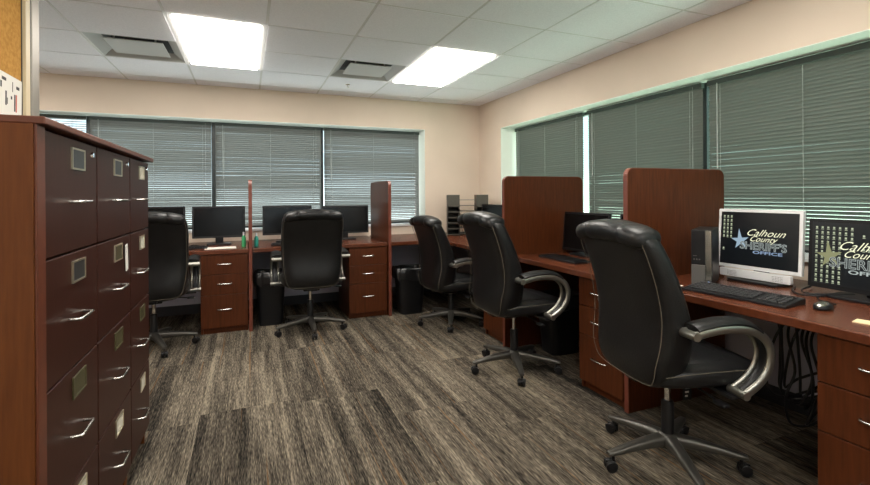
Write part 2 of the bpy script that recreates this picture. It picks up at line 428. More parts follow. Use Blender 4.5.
bm = BM(); cyl(bm, (0, 0, 0), (0, 0, -.006), .025, .022, 16); cyl(bm, (0, 0, -.006), (0, 0, -.025), .006, .006, 8); cyl(bm, (0, 0, -.025), (0, 0, -.028), .014, .014, 12)
tag(obj('sprinkler_head', bm, 'silver', loc=(.98, 4.78, ZC-.004)), 'small round sprinkler head in the ceiling tile before the right vent', 'sprinkler')

# ------------------------------------------------------------------ blinds (local: width along x, room side is -y)
def blind(width, label, loc, rz, tilt, z0=.90, z1=2.0, cords=(.08, .5, .92), wand=.05, drop=None, seed=0):
    t = thing('window_blind', label, 'window blind', (loc[0], loc[1], z0), rz)
    h = z1-z0; w_ = width/2; rnd = random.Random(seed)
    bobj('head_rail', (-w_, w_, -.016, .016, h-.036, h), 'rail', t, .001)
    top = h-.040; zb = .02 if drop is None else drop
    bm = BM(); n = round((top-zb-.006)/.0221); pitch = (top-zb-.010)/n
    for i in range(n+1):
        z = zb+.010+pitch*i+rnd.uniform(-.0005, .0005); a = math.radians(tilt+rnd.uniform(-1.5, 1.5)+3*math.sin(i*.33+seed)); hw = .0128
        # slightly curved slat of four strips
        pts = []
        for q in range(5):
            s = (q/4*2-1)*hw; bow = .0030*(1-(q/2-1)**2)
            pts.append((s*math.cos(a)-bow*math.sin(a), z+s*math.sin(a)+bow*math.cos(a)))
        s1 = rnd.uniform(-.0008, .0008)
        r1 = ring(bm, [(-w_+.004, p[0], p[1]+s1) for p in pts]); r2 = ring(bm, [(w_-.004, p[0], p[1]-s1) for p in pts])
        r3 = ring(bm, [(-w_+.004, p[0], p[1]+s1+.0004) for p in pts[::-1]]); r4 = ring(bm, [(w_-.004, p[0], p[1]-s1+.0004) for p in pts[::-1]])
        bridge(bm, r1+r3, r2+r4)
    obj('slats', bm, 'slat', t, smooth=True)
    bobj('bottom_rail', (-w_+.003, w_-.003, -.012, .012, zb-.012, zb), 'slat', t, .002)
    for q in cords:
        x = -w_+q*width
        bm = BM(); tube(bm, [(x, -.014, zb-.006), (x, -.014, top)], .0014, 5, 0); tube(bm, [(x, .014, zb-.006), (x, .014, top)], .0012, 5, 0)
        obj('ladder_cord', bm, 'cord', t)
    x = -w_+wand*width+.02
    bm = BM(); tube(bm, [(x, -.024, h-.03), (x+.002, -.024, h-.62)], .0035, 6, 0); obj('tilt_wand', bm, 'cord', t)
    x = w_-.055*width
    bm = BM(); tube(bm, [(x, -.022, h-.02), (x, -.022, h-.66)], .0013, 5, 0); cyl(bm, (x, -.022, h-.66), (x, -.022, h-.69), .003, .007, 8); obj('pull_cord', bm, 'cord', t)
    return t
YBL = YB+.175
bl = [(.836, 2.050, 'right end window blind of the back wall, bright gap along its top', 52),
      (-.328, .814, 'middle window blind of the back wall, above the central office chair', 54),
      (-1.455, -.352, 'left window blind of the back wall, behind the filing cabinets', 52),
      (-2.9, -1.475, 'partly opened bright window blind at the far left behind the filing cabinets', 15)]
for i, (a, b_, lb, ti) in enumerate(bl):
    blind(b_-a-.008, lb, ((a+b_)/2, YBL), 0, -ti, .875, 2.024, seed=i*3+1)
XBL = XR+.19
bl = [(3.555, 4.775, 'window blind of the right wall nearest the corner, behind the far divider', 57),
      (2.295, 3.50, 'window blind of the right wall between the two wooden dividers', 57),
      (1.05, 2.265, 'large teal-lit window blind of the right wall, behind the white monitor', 56),
      (-.19, 1.02, 'window blind of the right wall at the edge of the view', 56)]
for i, (a, b_, lb, ti) in enumerate(bl):
    blind(b_-a-.012, lb, (XBL, (a+b_)/2), -PI/2, -ti,   .875, 2.008, seed=i*5+2)

# ------------------------------------------------------------------ partition with cork board
bm = BM(); box(bm, -1.08, -.99, YF, 2.73, 0, ZC-.001); struct('wall_partition', bm, 'wall')
pt = thing('partition_post', 'tall aluminium post ending the cork board wall above the filing cabinets', 'post', (-1.02, 2.80, 0))
bobj('post_body', (-.06, .055, .0, .085, 0, ZC-.002), 'post_metal', pt, .004)
bobj('cream_strip', (-.05, .055, -.066, -.020, 0, ZC-.002), 'cream_trim', pt, .002)
bobj('dark_gasket', (-.05, .05, -.0195, -.0005, 0, ZC-.002), 'baseboard', pt, 0)
bm = BM(); box(bm, -.989, -.975, .9, 2.70, 1.42, ZC-.02)
cb = thing('cork_board', 'large tan cork notice board on the wall above the filing cabinets', 'notice board', (-.989, 1.8, 1.42))
bobj('cork_sheet', (0, .010, -.9, .920, 0, ZC-.02-1.42), 'cork', cb, 0)
bobj('edge_trim', (0, .012, .921, .929, 0, ZC-.02-1.42), 'baseboard', cb, 0)
bm.free()
# papers pinned to it
def sheet(y0, y1, z0, z1, ang, label, marks):
    t = thing('pinned_paper', label, 'paper', (-.9775, (y0+y1)/2, (z0+z1)/2)); t.rotation_euler = (ang, 0, 0)
    hw, hh = (y1-y0)/2, (z1-z0)/2
    bobj('sheet', (0, .0012, -hw, hw, -hh, hh), 'white_paper', t, 0)
    bm = BM()
    for (a, b_, c_, d) in marks: box(bm, .0012, .0016, -hw+a*2*hw, -hw+b_*2*hw, -hh+c_*2*hh, -hh+d*2*hh)
    obj('print', bm, 'ink', t)
    return t
s = sheet(2.40, 2.715, 1.415, 1.765, -.03, 'white paper with small dark sketches pinned at the cork board end', [(.82, .92, .86, .90), (.40, .52, .90, .94), (.66, .70, .70, .74), (.76, .80, .56, .78), (.50, .54, .60, .78), (.55, .57, .62, .70), (.36, .40, .80, .88), (.28, .34, .84, .87), (.70, .72, .80, .93)])
bm = BM(); box(bm, .0012, .0017, .098, .108, .02, .10); obj('red_figure', bm, 'ink_red', s)
sheet(1.95, 2.38, 1.415, 1.80, -.03, 'white paper with sketches pinned nearer on the cork board', [(.75, .9, .8, .84), (.8, .84, .5, .7), (.5, .55, .3, .6), (.2, .3, .5, .53)])

# ------------------------------------------------------------------ filing cabinets
XF = -.457
rows = [(1.068, 1.384), (.741, 1.062), (.415, .735), (.09, .409)]
cols = [(1.388, 1.812), (1.816, 2.268), (2.272, 2.655)]
cardm = [['card_dark', 'card_dark', 'card_white'], ['card_dark', 'card_olive', 'card_white'], ['card_olive', 'card_olive', 'card_olive'], ['card_white', 'card_white', 'card_white']]
cl = ['nearest dark cherry lateral filing cabinet, at the left edge', 'middle dark cherry lateral filing cabinet, with a pink tag on one drawer', 'farthest dark cherry lateral filing cabinet, next to the left office chair']
def d_pull(bm, y0, y1, z, out, r):
    tube(bm, [(0, y0, z), (out*.85, y0+.003, z), (out, y0+.012, z), (out, y1-.012, z), (out*.85, y1-.003, z), (0, y1, z)], r, 8, 3)
for ci, (y0, y1) in enumerate(cols):
    t = thing('filing_cabinet', cl[ci], 'filing cabinet', (XF, (y0+y1)/2, 0)); hy = (y1-y0)/2
    bm = BM()
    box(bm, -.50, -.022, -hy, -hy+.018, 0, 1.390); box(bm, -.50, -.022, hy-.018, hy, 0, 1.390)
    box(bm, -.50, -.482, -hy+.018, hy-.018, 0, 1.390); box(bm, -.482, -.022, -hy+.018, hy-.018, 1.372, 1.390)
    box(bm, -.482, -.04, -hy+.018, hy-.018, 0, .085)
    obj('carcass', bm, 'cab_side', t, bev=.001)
    for ri, (z0, z1) in enumerate(rows):
        bm = BM(); box(bm, -.021, -.001, -hy+.003, hy-.003, z0, z1)
        dr = obj('drawer', bm, 'cab_front', t, bev=.0025)
        c0 = (.01 if ci < 2 else -.02); ww = .053
        hz = z0+.138
        bm = BM(); d_pull(bm, c0-ww, c0+ww, hz, .026, .0045); obj('handle', bm, 'silver', dr, smooth=True)
        # label holder
        lc = .03; lw = .055 if ci < 2 else .05; lz = z1-.055
        bm = BM()
        for q in ((-lw, lw, -.031, -.026), (-lw, lw, .026, .031), (-lw, -lw+.006, -.026, .026), (lw-.006, lw, -.026, .026)):
            box(bm, -.001, .0035, lc+q[0], lc+q[1], lz+q[2], lz+q[3])
        obj('label_frame', bm, 'brass' if ri != 2 else 'card_olive', dr)
        bm = BM(); box(bm, -.001, .0015, lc-lw+.006, lc+lw-.006, lz-.026, lz+.026); obj('label_card', bm, cardm[ri][ci], dr)
        if ri == 0:
            bm = BM(); cyl(bm, (-.001, hy-.055, z1-.012-.02), (.006, hy-.055, z1-.032), .010, .009, 14); box(bm, .006, .007, hy-.0565, hy-.0535, z1-.038, z1-.026); obj('lock', bm, 'chrome', dr, smooth=True)
        if (ri, ci) == (1, 1):
            bm = BM(); box(bm, .004, .006, lc+.085, lc+.12, lz-.085, lz+.02, 0, Matrix.Rotation(.12, 3, 'X'), (0, lc+.1, lz)); obj('paper_tag', bm, 'white_paper', dr)
bm = BM(); box(bm, XF-.51, XF+.020, 1.335, 2.672, 1.391, 1.409, .003)
tag(obj('cabinet_top', bm, 'cab_top'), 'long cherry top slab lying across the three filing cabinets', 'cabinet top')
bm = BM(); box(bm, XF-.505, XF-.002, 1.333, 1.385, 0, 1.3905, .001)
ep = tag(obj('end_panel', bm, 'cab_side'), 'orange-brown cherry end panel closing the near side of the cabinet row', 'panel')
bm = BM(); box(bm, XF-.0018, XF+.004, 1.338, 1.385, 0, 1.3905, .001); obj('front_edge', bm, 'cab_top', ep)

# ------------------------------------------------------------------ worktops, dividers, pedestals
ZD0, ZD1 = .702, .74
YD, XD = 4.47, 1.90
def worktop(pts, label):
    bm = BM(); prism(bm, pts, ZD0, ZD1, 'z')
    t = tag(obj('worktop', bm, 'cherry_top', bev=.005), label, 'desk top')
    return t
worktop([(-2.0, YD), (.008, YD), (.008, YB-.014), (-2.0, YB-.014)], 'cherry desktop along the back window, left of the thin divider, behind the left chair')
worktop([(.037, YD), (1.31, YD), (1.31, YB-.014), (.037, YB-.014)], 'cherry desktop along the back window, between the two back dividers')
worktop([(1.342, YD), (1.72, YD), (XD, YD-.18), (XD, 3.157), (XR-.014, 3.157), (XR-.014, YB-.014), (1.342, YB-.014)], 'cherry corner desktop carrying the dark letter sorter')
worktop([(1.91, 1.975), (XR-.014, 1.975), (XR-.014, 3.122), (1.91, 3.122)], 'cherry desktop between the two tall dividers of the right wall')
worktop([(1.93, .45), (XR-.014, .45), (XR-.014, 1.938), (1.93, 1.938)], 'cherry desktop in the right foreground carrying the white monitor')

def divider(axis, p, a0, a1, label, notch):
    # upright board; 'x' : board at constant x running along y, 'y' : board at constant y running along x
    pts = rrect(a0, a1, 0, 1.362, .045, 6, (1, 1, 0, 0))
    bm = BM(); prism(bm, pts, p, p+.029, axis)
    d = tag(obj('desk_divider', bm, 'cherry_v', bev=.002), label, 'divider')
    ed = [(a0-.0012, 0), (a0-.0012, 1.317)]+[(a0+.045-.046*math.cos(a), 1.317+.046*math.sin(a)) for a in [PI/2*i/6 for i in range(7)]]+[(a1-.045, 1.363)]
    inn = [(a1-.045, 1.359), (a0+.045, 1.359)]+[(a0+.045-.042*math.cos(a), 1.317+.042*math.sin(a)) for a in [PI/2*i/6 for i in range(6, -1, -1)]]+[(a0+.003, 0)]
    bm = BM(); prism(bm, ed+inn, p-.0005, p+.0295, axis)
    obj('edge_band', bm, 'cherry_edge', d)
    return d
divider('x', .008, 4.44, 5.20, 'thin wooden desk divider seen edge-on by the two small bottles', 0)
divider('x', 1.312, 4.44, 5.16, 'wooden desk divider on the back desk, right of the central chair', 0)
divider('y', 3.125, 1.868, 2.64, 'far wooden desk divider on the right, nearer the room corner', 0)
divider('y', 1.941, 1.947, 2.73, 'near wooden desk divider on the right, behind the computer tower', 0)

# pedestal in local frame: front faces -y, width along x
def pedestal(label, loc, rz, wd=.385, dp=.55):
    t = thing('drawer_pedestal', label, 'drawer unit', (*loc, 0), rz); a = wd/2
    bm = BM(); box(bm, -a, -a+.018, .0, dp, 0, .700); box(bm, a-.018, a, .0, dp, 0, .700)
    box(bm, -a+.018, a-.018, dp-.015, dp, 0, .70); box(bm, -a+.018, a-.018, .012, dp-.015, .0, .05); box(bm, -a+.018, a-.018, .02, dp-.015, .685, .70)
    obj('carcass', bm, 'cherry_v', t, bev=.001)
    for z0, z1, hz in ((.525, .697, .615), (.345, .521, .44), (.05, .341, .215)):
        bm = BM(); box(bm, -a+.001, a-.001, -.019, -.001, z0, z1); dr = obj('drawer', bm, 'cherry_v', t, bev=.002)
        bm = BM(); tube(bm, [(-.062, -.019, hz), (-.056, -.036, hz), (-.03, -.042, hz), (.03, -.042, hz), (.056, -.036, hz), (.062, -.019, hz)], .0042, 8, 4)
        obj('handle', bm, 'silver', dr, smooth=True)
    return t
pedestal('three-drawer cherry pedestal left of the thin edge-on divider', (-.192, 4.495), 0)
pedestal('three-drawer cherry pedestal to the right of the central chair', (1.112, 4.495), 0)
pedestal('cherry pedestal behind the far right divider, mostly hidden by chairs', (1.925, 3.355), -PI/2)
pedestal('three-drawer cherry pedestal partly hidden behind the large near chair', (1.962, 2.160), -PI/2, .365)
pedestal('three-drawer cherry pedestal at the right edge of the view', (1.965, .84), -PI/2)
pedestal('cherry pedestal hidden behind the filing cabinets', (-1.75, 4.495), 0)

# ------------------------------------------------------------------ office chairs (local: faces +x)
BACK = [(.405, -.195, .07, .12), (.42, -.222, .12, .19), (.46, -.242, .175, .222), (.53, -.245, .205, .243), (.62, -.230, .20, .254),
        (.72, -.228, .18, .258), (.82, -.246, .16, .26), (.91, -.272, .145, .26), (.98, -.297, .135, .258), (1.03, -.315, .125, .252), (1.066, -.322, .10, .235)]
def xr(z):
    for a, b_ in zip(BACK, BACK[1:]):
        if a[0] <= z <= b_[0]:
            t = (z-a[0])/(b_[0]-a[0]); return a[1]+(b_[1]-a[1])*t, a[3]+(b_[3]-a[3])*t
    return BACK[-1][1], BACK[-1][3]
def make_chair(label):
    t = thing('office_chair', label, 'office chair', group='black leather office chairs')
    bm = BM(); lathe(bm, [(.045, .075), (.048, .082), (.046, .12), (.036, .132), (.03, .134)]); hub = obj('base_hub', bm, 'base_black', t, smooth=True)
    for k in range(5):
        a = 2*PI*k/5; rot = Matrix.Rotation(a, 3, 'Z')
        bm = BM(); loft(bm, [(.03, (0, .104), (.030, .026)), (.10, (0, .102), (.027, .023)), (.20, (0, .092), (.022, .017)), (.285, (0, .080), (.018, .012)), (.31, (0, .077), (.013, .008))], 'x', 3.2, 16)
        bmesh.ops.rotate(bm, verts=bm.verts, cent=(0, 0, 0), matrix=rot); obj('base_leg', bm, 'base_black', t, smooth=True)
        bm = BM(); d = random.uniform(-.6, .6); c_, s_ = math.cos(a), math.sin(a)
        for sd in (-1, 1): loft(bm, [(sd*.005, (0, 0), (.023, .023)), (sd*.018, (0, 0), (.025, .025)), (sd*.023, (0, 0), (.019, .019))], 'y', 2, 20)
        box(bm, -.021, .021, -.0045, .0045, -.004, .025, .003); cyl(bm, (0, -.012, 0), (0, .012, 0), .006, n=10)
        loft(bm, [(-.0235, (.0, .012), (.022, .010)), (.0235, (.0, .012), (.022, .010))], 'y', 2, 16)
        cyl(bm, (-.012, 0, .02), (-.012, 0, .047), .007, n=10)
        bmesh.ops.rotate(bm, verts=bm.verts, cent=(0, 0, 0), matrix=Matrix.Rotation(a+d, 3, 'Z'))
        bmesh.ops.translate(bm, verts=bm.verts, vec=(.297*c_, .297*s_, .0255)); obj('caster', bm, 'black', t, smooth=True)
    bm = BM(); lathe(bm, [(.027, .09), (.027, .27), (.024, .278), (.018, .28)]); obj('gas_cylinder', bm, 'black', t, smooth=True)
    bm = BM(); cyl(bm, (0, 0, .279), (0, 0, .395), .0135, n=16); obj('piston', bm, 'chrome', t, smooth=True)
    bm = BM(); box(bm, -.11, .12, -.07, .07, .375, .412, .008); box(bm, -.19, -.10, -.04, .04, .39, .412, .004)
    cyl(bm, (.10, 0, .385), (.17, 0, .38), .022, n=14); up = obj('tilt_mechanism', bm, 'black', t, smooth=True)
    bm = BM(); tube(bm, [(.03, -.06, .39), (.04, -.17, .385), (.04, -.24, .375)], .005, 8, 4); box(bm, .022, .056, -.29, -.235, .367, .381, .004); obj('height_lever', bm, 'black', up, smooth=True)
    # seat
    bm = BM()
    loft(bm, [(-.225, (0, .46), (.15, .02)), (-.21, (0, .462), (.20, .04)), (-.16, (0, .466), (.232, .055)), (-.05, (0, .467), (.25, .056)), (.07, (0, .468), (.256, .056)),
              (.17, (0, .468), (.255, .056)), (.25, (0, .462), (.25, .052)), (.30, (0, .452), (.235, .042)), (.32, (0, .445), (.195, .022))], 'x', 3.4, 40)
    seat = obj('seat', bm, 'leather', t, smooth=True, sub=1)
    bm = BM(); z = .4935
    pth = [(-.19, .236, .484), (-.05, .2475, .494), (.1, .253, .496), (.22, .246, .489), (.29, .20, .476), (.31, .1, .468)]
    tube(bm, pth+[(x, -y, zz) for x, y, zz in pth[::-1]], .0016, 6, 4); obj('stitching', bm, 'thread', seat, smooth=True)
    # cushions tufting on seat top
    bm = BM(); loft(bm, [(-.15, (0, .505), (.17, .016)), (-.08, (0, .51), (.195, .024)), (.08, (0, .511), (.20, .024)), (.17, (0, .505), (.19, .018)), (.2, (0, .50), (.16, .008))], 'x', 3, 28)
    obj('seat_pad', bm, 'leather', seat, smooth=True, sub=1)
    # backrest
    bm = BM(); loft(bm, [(z, (x+th_/2, 0), (th_/2, hw)) for z, x, th_, hw in BACK], 'z', 3.6, 44)
    back = obj('backrest', bm, 'leather', t, smooth=True, sub=1)
    bm = BM(); pts = []
    for z in (1.05, .98, .91, .82, .72, .62, .53, .47):
        x, hw = xr(z); pts.append((x+.012, hw-.012, z))
    x, hw = xr(.445); pts += [(x+.006, .18, .437), (x+.0, .08, .430)]
    tube(bm, pts+[(a, -b_, c_) for a, b_, c_ in pts[::-1]], .0017, 6, 4); obj('piping', bm, 'thread', back, smooth=True)
    # lumbar and upper front cushions
    bm = BM(); loft(bm, [(.50, (-.06, 0), (.02, .17)), (.54, (-.055, 0), (.035, .195)), (.66, (-.065, 0), (.036, .205)), (.71, (-.08, 0), (.022, .195))], 'z', 3, 28)
    loft(bm, [(.72, (-.08, 0), (.02, .20)), (.76, (-.09, 0), (.035, .207)), (.88, (-.13, 0), (.036, .205)), (.94, (-.16, 0), (.02, .195))], 'z', 3, 28)
    obj('front_cushion', bm, 'leather', back, smooth=True, sub=1)
    # headrest roll
    bm = BM(); secs = []
    for y, s in ((-.242, .35), (-.236, .7), (-.215, .92), (-.16, 1), (-.128, 1), (-.12, .95), (-.112, 1), (-.05, 1.04), (0, 1.05), (.05, 1.04), (.112, 1), (.12, .95), (.128, 1), (.16, 1), (.215, .92), (.236, .7), (.242, .35)):
        secs.append((y, (-.262-.01*(1-s), 1.058-.45*y*y), (.076*s, .046*s)))
    loft(bm, secs, 'y', 2.5, 28); hr = obj('headrest', bm, 'leather', t, smooth=True)
    # arms
    for sd in (-1, 1):
        path = [(-.13, .672), (-.07, .684), (.0, .691), (.08, .687), (.15, .668), (.198, .627), (.214, .575), (.198, .515), (.155, .467), (.09, .428)]
        bm = BM()
        for off in (.262, .322): tube(bm, [(x, sd*off, z) for x, z in path], .0095, 12, 5, flat=.018, side=(0, 1, 0))
        for x, z in (path[0], path[-1]): cyl(bm, (x, sd*.250, z), (x, sd*.334, z), .017, n=16)
        ar = obj('armrest_frame', bm, 'champagne', t, smooth=True)
        bm = BM(); tube(bm, [(x, sd*.29, z) for x, z in path[1:]], .021, 10, 5, flat=.010, side=(0, 1, 0)); obj('armrest_web', bm, 'black', ar, smooth=True)
        bm = BM(); tube(bm, [(-.12, sd*.29, .694), (-.09, sd*.29, .702), (.0, sd*.29, .712), (.08, sd*.29, .709), (.135, sd*.29, .692), (.17, sd*.29, .668)], .042, 14, 5, flat=.018, side=(0, 1, 0)); obj('armrest_pad', bm, 'leather', ar, smooth=True)
        bm = BM(); cyl(bm, (-.13, sd*.225, .672), (-.13, sd*.262, .672), .012, n=12); obj('armrest_bolt', bm, 'black', ar)
        bm = BM()
        box(bm, .05, .11, min(sd*.10, sd*.30), max(sd*.10, sd*.30), .404, .416); obj('armrest_bracket', bm, 'black', ar)
    return t
chair0 = make_chair('x')
def place(x, y, face, base, label, lift=0, first=False):
    c_ = chair0 if first else copy_tree(chair0)
    c_.location = (x, y, 0); c_.rotation_euler = (0, 0, math.radians(face)); c_['label'] = label
    for ch in [q for q in bpy.data.objects if q.parent == c_]:
        n = ch.name.split('.')[0]
        if n in ('base_leg', 'caster', 'base_hub'): ch.rotation_euler = (0, 0, math.radians(base-face))
        elif n != 'gas_cylinder': ch.location.z += lift
    return c_
# the copies are made first so that each starts from the untouched source
place(1.719, 2.752, -1, 175, 'middle black leather office chair of the right row, before the far divider')
place(1.776, 3.955, 3, 173, 'black leather office chair deepest in the room corner, by the letter sorter', -.075)
place(.52, 4.26, 90, -90, 'black leather office chair seen squarely from behind at the centre of the back desk')
place(-.70, 4.25, 93, -67.5, 'black leather office chair half hidden behind the filing cabinets')
near_chair = place(1.765, 1.529, -11, 172, 'large near black leather office chair in front of the white monitor', 0, True)
bm = BM(); box(bm, .055, .10, -.032, -.029, .285, .375, .001); tube(bm, [(.078, -.03, .372), (.075, -.04, .40)], .0012, 5, 2)
tg = obj('instruction_tag', bm, 'black', near_chair); 
bm = BM()
for q in range(3): box(bm, .065, .078+.006*q, -.0330, -.0322, .30+.018*q, .307+.018*q)
obj('tag_print', bm, 'white_paper', tg)

# ------------------------------------------------------------------ monitors (local: screen faces -y, base on z=0)
def monitor(name_label, loc, rz, wd=.475, ht=.30, zb=.075, frame='black', screen='black_gloss', tilt=3, group=None, basew=.11):
    t = thing('monitor', name_label, 'monitor', (loc[0], loc[1], ZD1), math.radians(rz), group)
    a = wd/2; R3 = Matrix.Rotation(math.radians(-tilt), 3, 'X'); pv = (0, 0, zb)
    bm = BM(); bz = .016
    prism(bm, rrect(-a, a, zb, zb+ht, .006, 3), .0, .022, 'y')
    prism(bm, rrect(-a*.6, a*.6, zb+.04, zb+ht-.05, .02, 3), .022, .05, 'y')
    bmesh.ops.rotate(bm, verts=bm.verts, cent=pv, matrix=R3); obj('housing', bm, frame, t, bev=.002)
    bm = BM(); box(bm, -a+bz, a-bz, -.0012, .001, zb+bz+.004, zb+ht-bz); bmesh.ops.rotate(bm, verts=bm.verts, cent=pv, matrix=R3)
    scn = obj('screen', bm, screen, t)
    bm = BM(); box(bm, -.035, .035, .035, .06, .012, zb+.12, .004); obj('neck', bm, 'black', t)
    bm = BM(); prism(bm, rrect(-basew, basew, -.06, .11, .03, 5), .0, .014, 'z'); obj('foot', bm, 'black', t, bev=.003)
    return t, scn, R3, pv
DG = 'dark switched-off monitors'
monitor('switched-off black monitor at the far left of the back desk, behind the left chair', (-.80, 4.97), 0, .49, .31, .075)
monitor('switched-off black monitor left of the thin edge-on divider, white paper before it', (-.26, 4.97), 0, .475, .31, .068)
monitor('switched-off black monitor right of the thin divider, left behind the central chair', (.385, 4.97), 0, .49, .30, .075)
monitor('switched-off black monitor beside the back desk divider, right behind the central chair', (.985, 4.97), 0, .51, .30, .067)
monitor('switched-off black monitor beside the letter sorter, cut off by the far divider', (2.42, 4.30), -90, .50, .33, .04)
monitor('switched-off black monitor right of the far divider', (2.40, 2.84), -90, .505, .31, .025, tilt=5)
monitor('switched-off black monitor mostly hidden by the near divider', (2.42, 2.25), -90, .49, .31, .025)

def text_mesh(bm, s, x, z, size, y, R3, pv, shear=0, offset=0, sx=1.0, extr=.0):
    cu = bpy.data.curves.new('t', 'FONT'); cu.body = s; cu.size = size; cu.shear = shear; cu.offset = offset; cu.resolution_u = 3
    o = bpy.data.objects.new('t', cu); COL.objects.link(o)
    dg = bpy.context.evaluated_depsgraph_get(); me = o.evaluated_get(dg).to_mesh()
    wd = max([v.co.x for v in me.vertices] or [0])
    vs = [bm.verts.new(R3 @ (Vector((x+v.co.x*sx, y, z+v.co.y))-Vector(pv))+Vector(pv)) for v in me.vertices]
    for p in me.polygons:
        try: bm.faces.new([vs[i] for i in p.vertices])
        except ValueError: pass
    o.evaluated_get(dg).to_mesh_clear(); bpy.data.objects.remove(o); bpy.data.curves.remove(cu)
    return wd*sx
def logo(scn, R3, pv, cx, cz, s, star, icons, rnd):
    """star, two script lines, block letters and small caps, s = overall width"""
    def part(name, mt, fn):
        bm = BM(); fn(bm); obj(name, bm, mt, scn)
    def P(x, z, y=-.0015): return R3 @ (Vector((x, y, z))-Vector(pv))+Vector(pv)
    def st(bm):
        cxs, czs, r = cx-.37*s, cz+.01*s, .185*s
        pts = []
        for i in range(10):
            a = PI/2+2*PI*i/10+.12; q = r*(1 if i % 2 == 0 else .38); q *= 1.35 if i == 0 else 1
            pts.append(P(cxs+q*math.cos(a), czs+q*math.sin(a), -.0018))
        c_ = bm.verts.new(P(cxs, czs, -.0018)); vs = [bm.verts.new(p) for p in pts]
        for i in range(10): bm.faces.new((c_, vs[i], vs[(i+1) % 10]))
    part('star_emblem', star, st)
    part('script_lettering', 'lcd_cream', lambda bm: (text_mesh(bm, 'Calhoun', cx-.27*s, cz+.125*s, .19*s, -.0026, R3, pv, .6, -.0004, 1.1), text_mesh(bm, 'County', cx-.20*s, cz+.015*s, .155*s, -.0026, R3, pv, .6, -.0002, 1.05)))
    part('block_outline', 'lcd_grey', lambda bm: text_mesh(bm, "SHERIFF'S", cx-.37*s, cz-.145*s, .205*s, -.0020, R3, pv, 0, .0016, 1.02))
    part('block_lettering', 'lcd_dark', lambda bm: text_mesh(bm, "SHERIFF'S", cx-.37*s, cz-.145*s, .205*s, -.0024, R3, pv, 0, -.0006, 1.02))
    part('small_lettering', 'lcd_blue' if star == 'lcd_star' else 'lcd_grey', lambda bm: text_mesh(bm, 'OFFICE', cx-.12*s, cz-.225*s, .08*s, -.0020, R3, pv, 0, .0006, 2.1))
    def ic(bm):  # small squares with a caption line
        for (x, z) in icons:
            h = .0042; vs = [bm.verts.new(P(x+a*h, z+b_*h)) for a, b_ in ((-1, -1), (1, -1), (1, 1), (-1, 1))]; bm.faces.new(vs)
            vs = [bm.verts.new(P(x+a*h*1.3, z-.0085+b_*.0012)) for a, b_ in ((-1, -1), (1, -1), (1, 1), (-1, 1))]; bm.faces.new(vs)
    part('desktop_icons', 'lcd_icons', ic)
rnd = random.Random(3)
# white monitor
t, scn, R3, pv = monitor('white-framed monitor showing a star emblem and lettering, above a keyboard', (2.50, 1.605), -90+2, .425, .325, .065, 'white_plastic', 'lcd_black', 4, basew=.13)
ic = [(-.178+.020*i, .065+.285-.022*j) for i in range(3) for j in range(6)]+[(-.178, .065+.105)]
logo(scn, R3, pv, .012, .065+.150, .27, 'lcd_star', ic, rnd)
bm = BM(); prism(bm, rrect(-.19, .17, .018, .060, .006, 3), -.012, .012, 'y'); sb = obj('speaker_bar', bm, 'white_plastic', t, bev=.002)
bm = BM()
for sx in (-1, 1):
    for i in range(7):
        for j in range(4): box(bm, sx*.115-.012+.0075*i-.018, sx*.115-.012+.0075*i-.0145, -.0128, -.0118, .025+.0075*j, .0275+.0075*j)
obj('speaker_grille', bm, 'grey_plastic', sb)
# black monitor, right
t, scn, R3, pv = monitor('black-framed monitor showing many icons and a star emblem, at the right edge', (2.49, 1.115), -90-3, .50, .325, .03, 'black', 'lcd_black', 3, basew=.15)
ic = [(-.215+.0235*i, .03+.285-.0225*j) for i in range(5) for j in range(12)]+[(-.215+.0235*i, .03+.285-.0225*j) for i in (5, 6) for j in range(3)]+[(-.03, .285), (-.03, .225), (-.01, .225)]
ic = [p for p in ic if p[1] > .055]
logo(scn, R3, pv, -.05, .03+.150, .30, 'lcd_olive', ic, rnd)

# tower, keyboard, mouse, paper
t = thing('computer_tower', 'small black and grey computer tower standing by the near divider', 'computer', (2.155, 1.655, ZD1), math.radians(-60))
bm = BM(); box(bm, -.047, .047, .004, .29, .002, .29, .003); obj('case', bm, 'black', t)
bm = BM(); box(bm, -.046, .016, -.004, .004, .004, .11, .002); obj('lower_front_panel', bm, 'grey_plastic', t)
bm = BM(); box(bm, -.046, .016, -.004, .004, .113, .288, .002); 
up = obj('upper_front_panel', bm, 'black', t)
bm = BM()
for i in range(3): box(bm, -.036+.012*i, -.030+.012*i, -.0055, -.0035, .135, .142)
box(bm, -.038, -.022, -.0055, -.0035, .155, .158); obj('ports', bm, 'grey_plastic', up)
bm = BM(); box(bm, .018, .044, -.003, .004, .004, .288)
for i in range(28): box(bm, .0185, .0435, -.006, -.003, .012+.0098*i, .0165+.0098*i)
gr = obj('vent_strip', bm, 'silver', t)
bm = BM(); cyl(bm, (.031, -.006, .022), (.031, -.0085, .022), .006, n=12); obj('power_button', bm, 'led', gr)

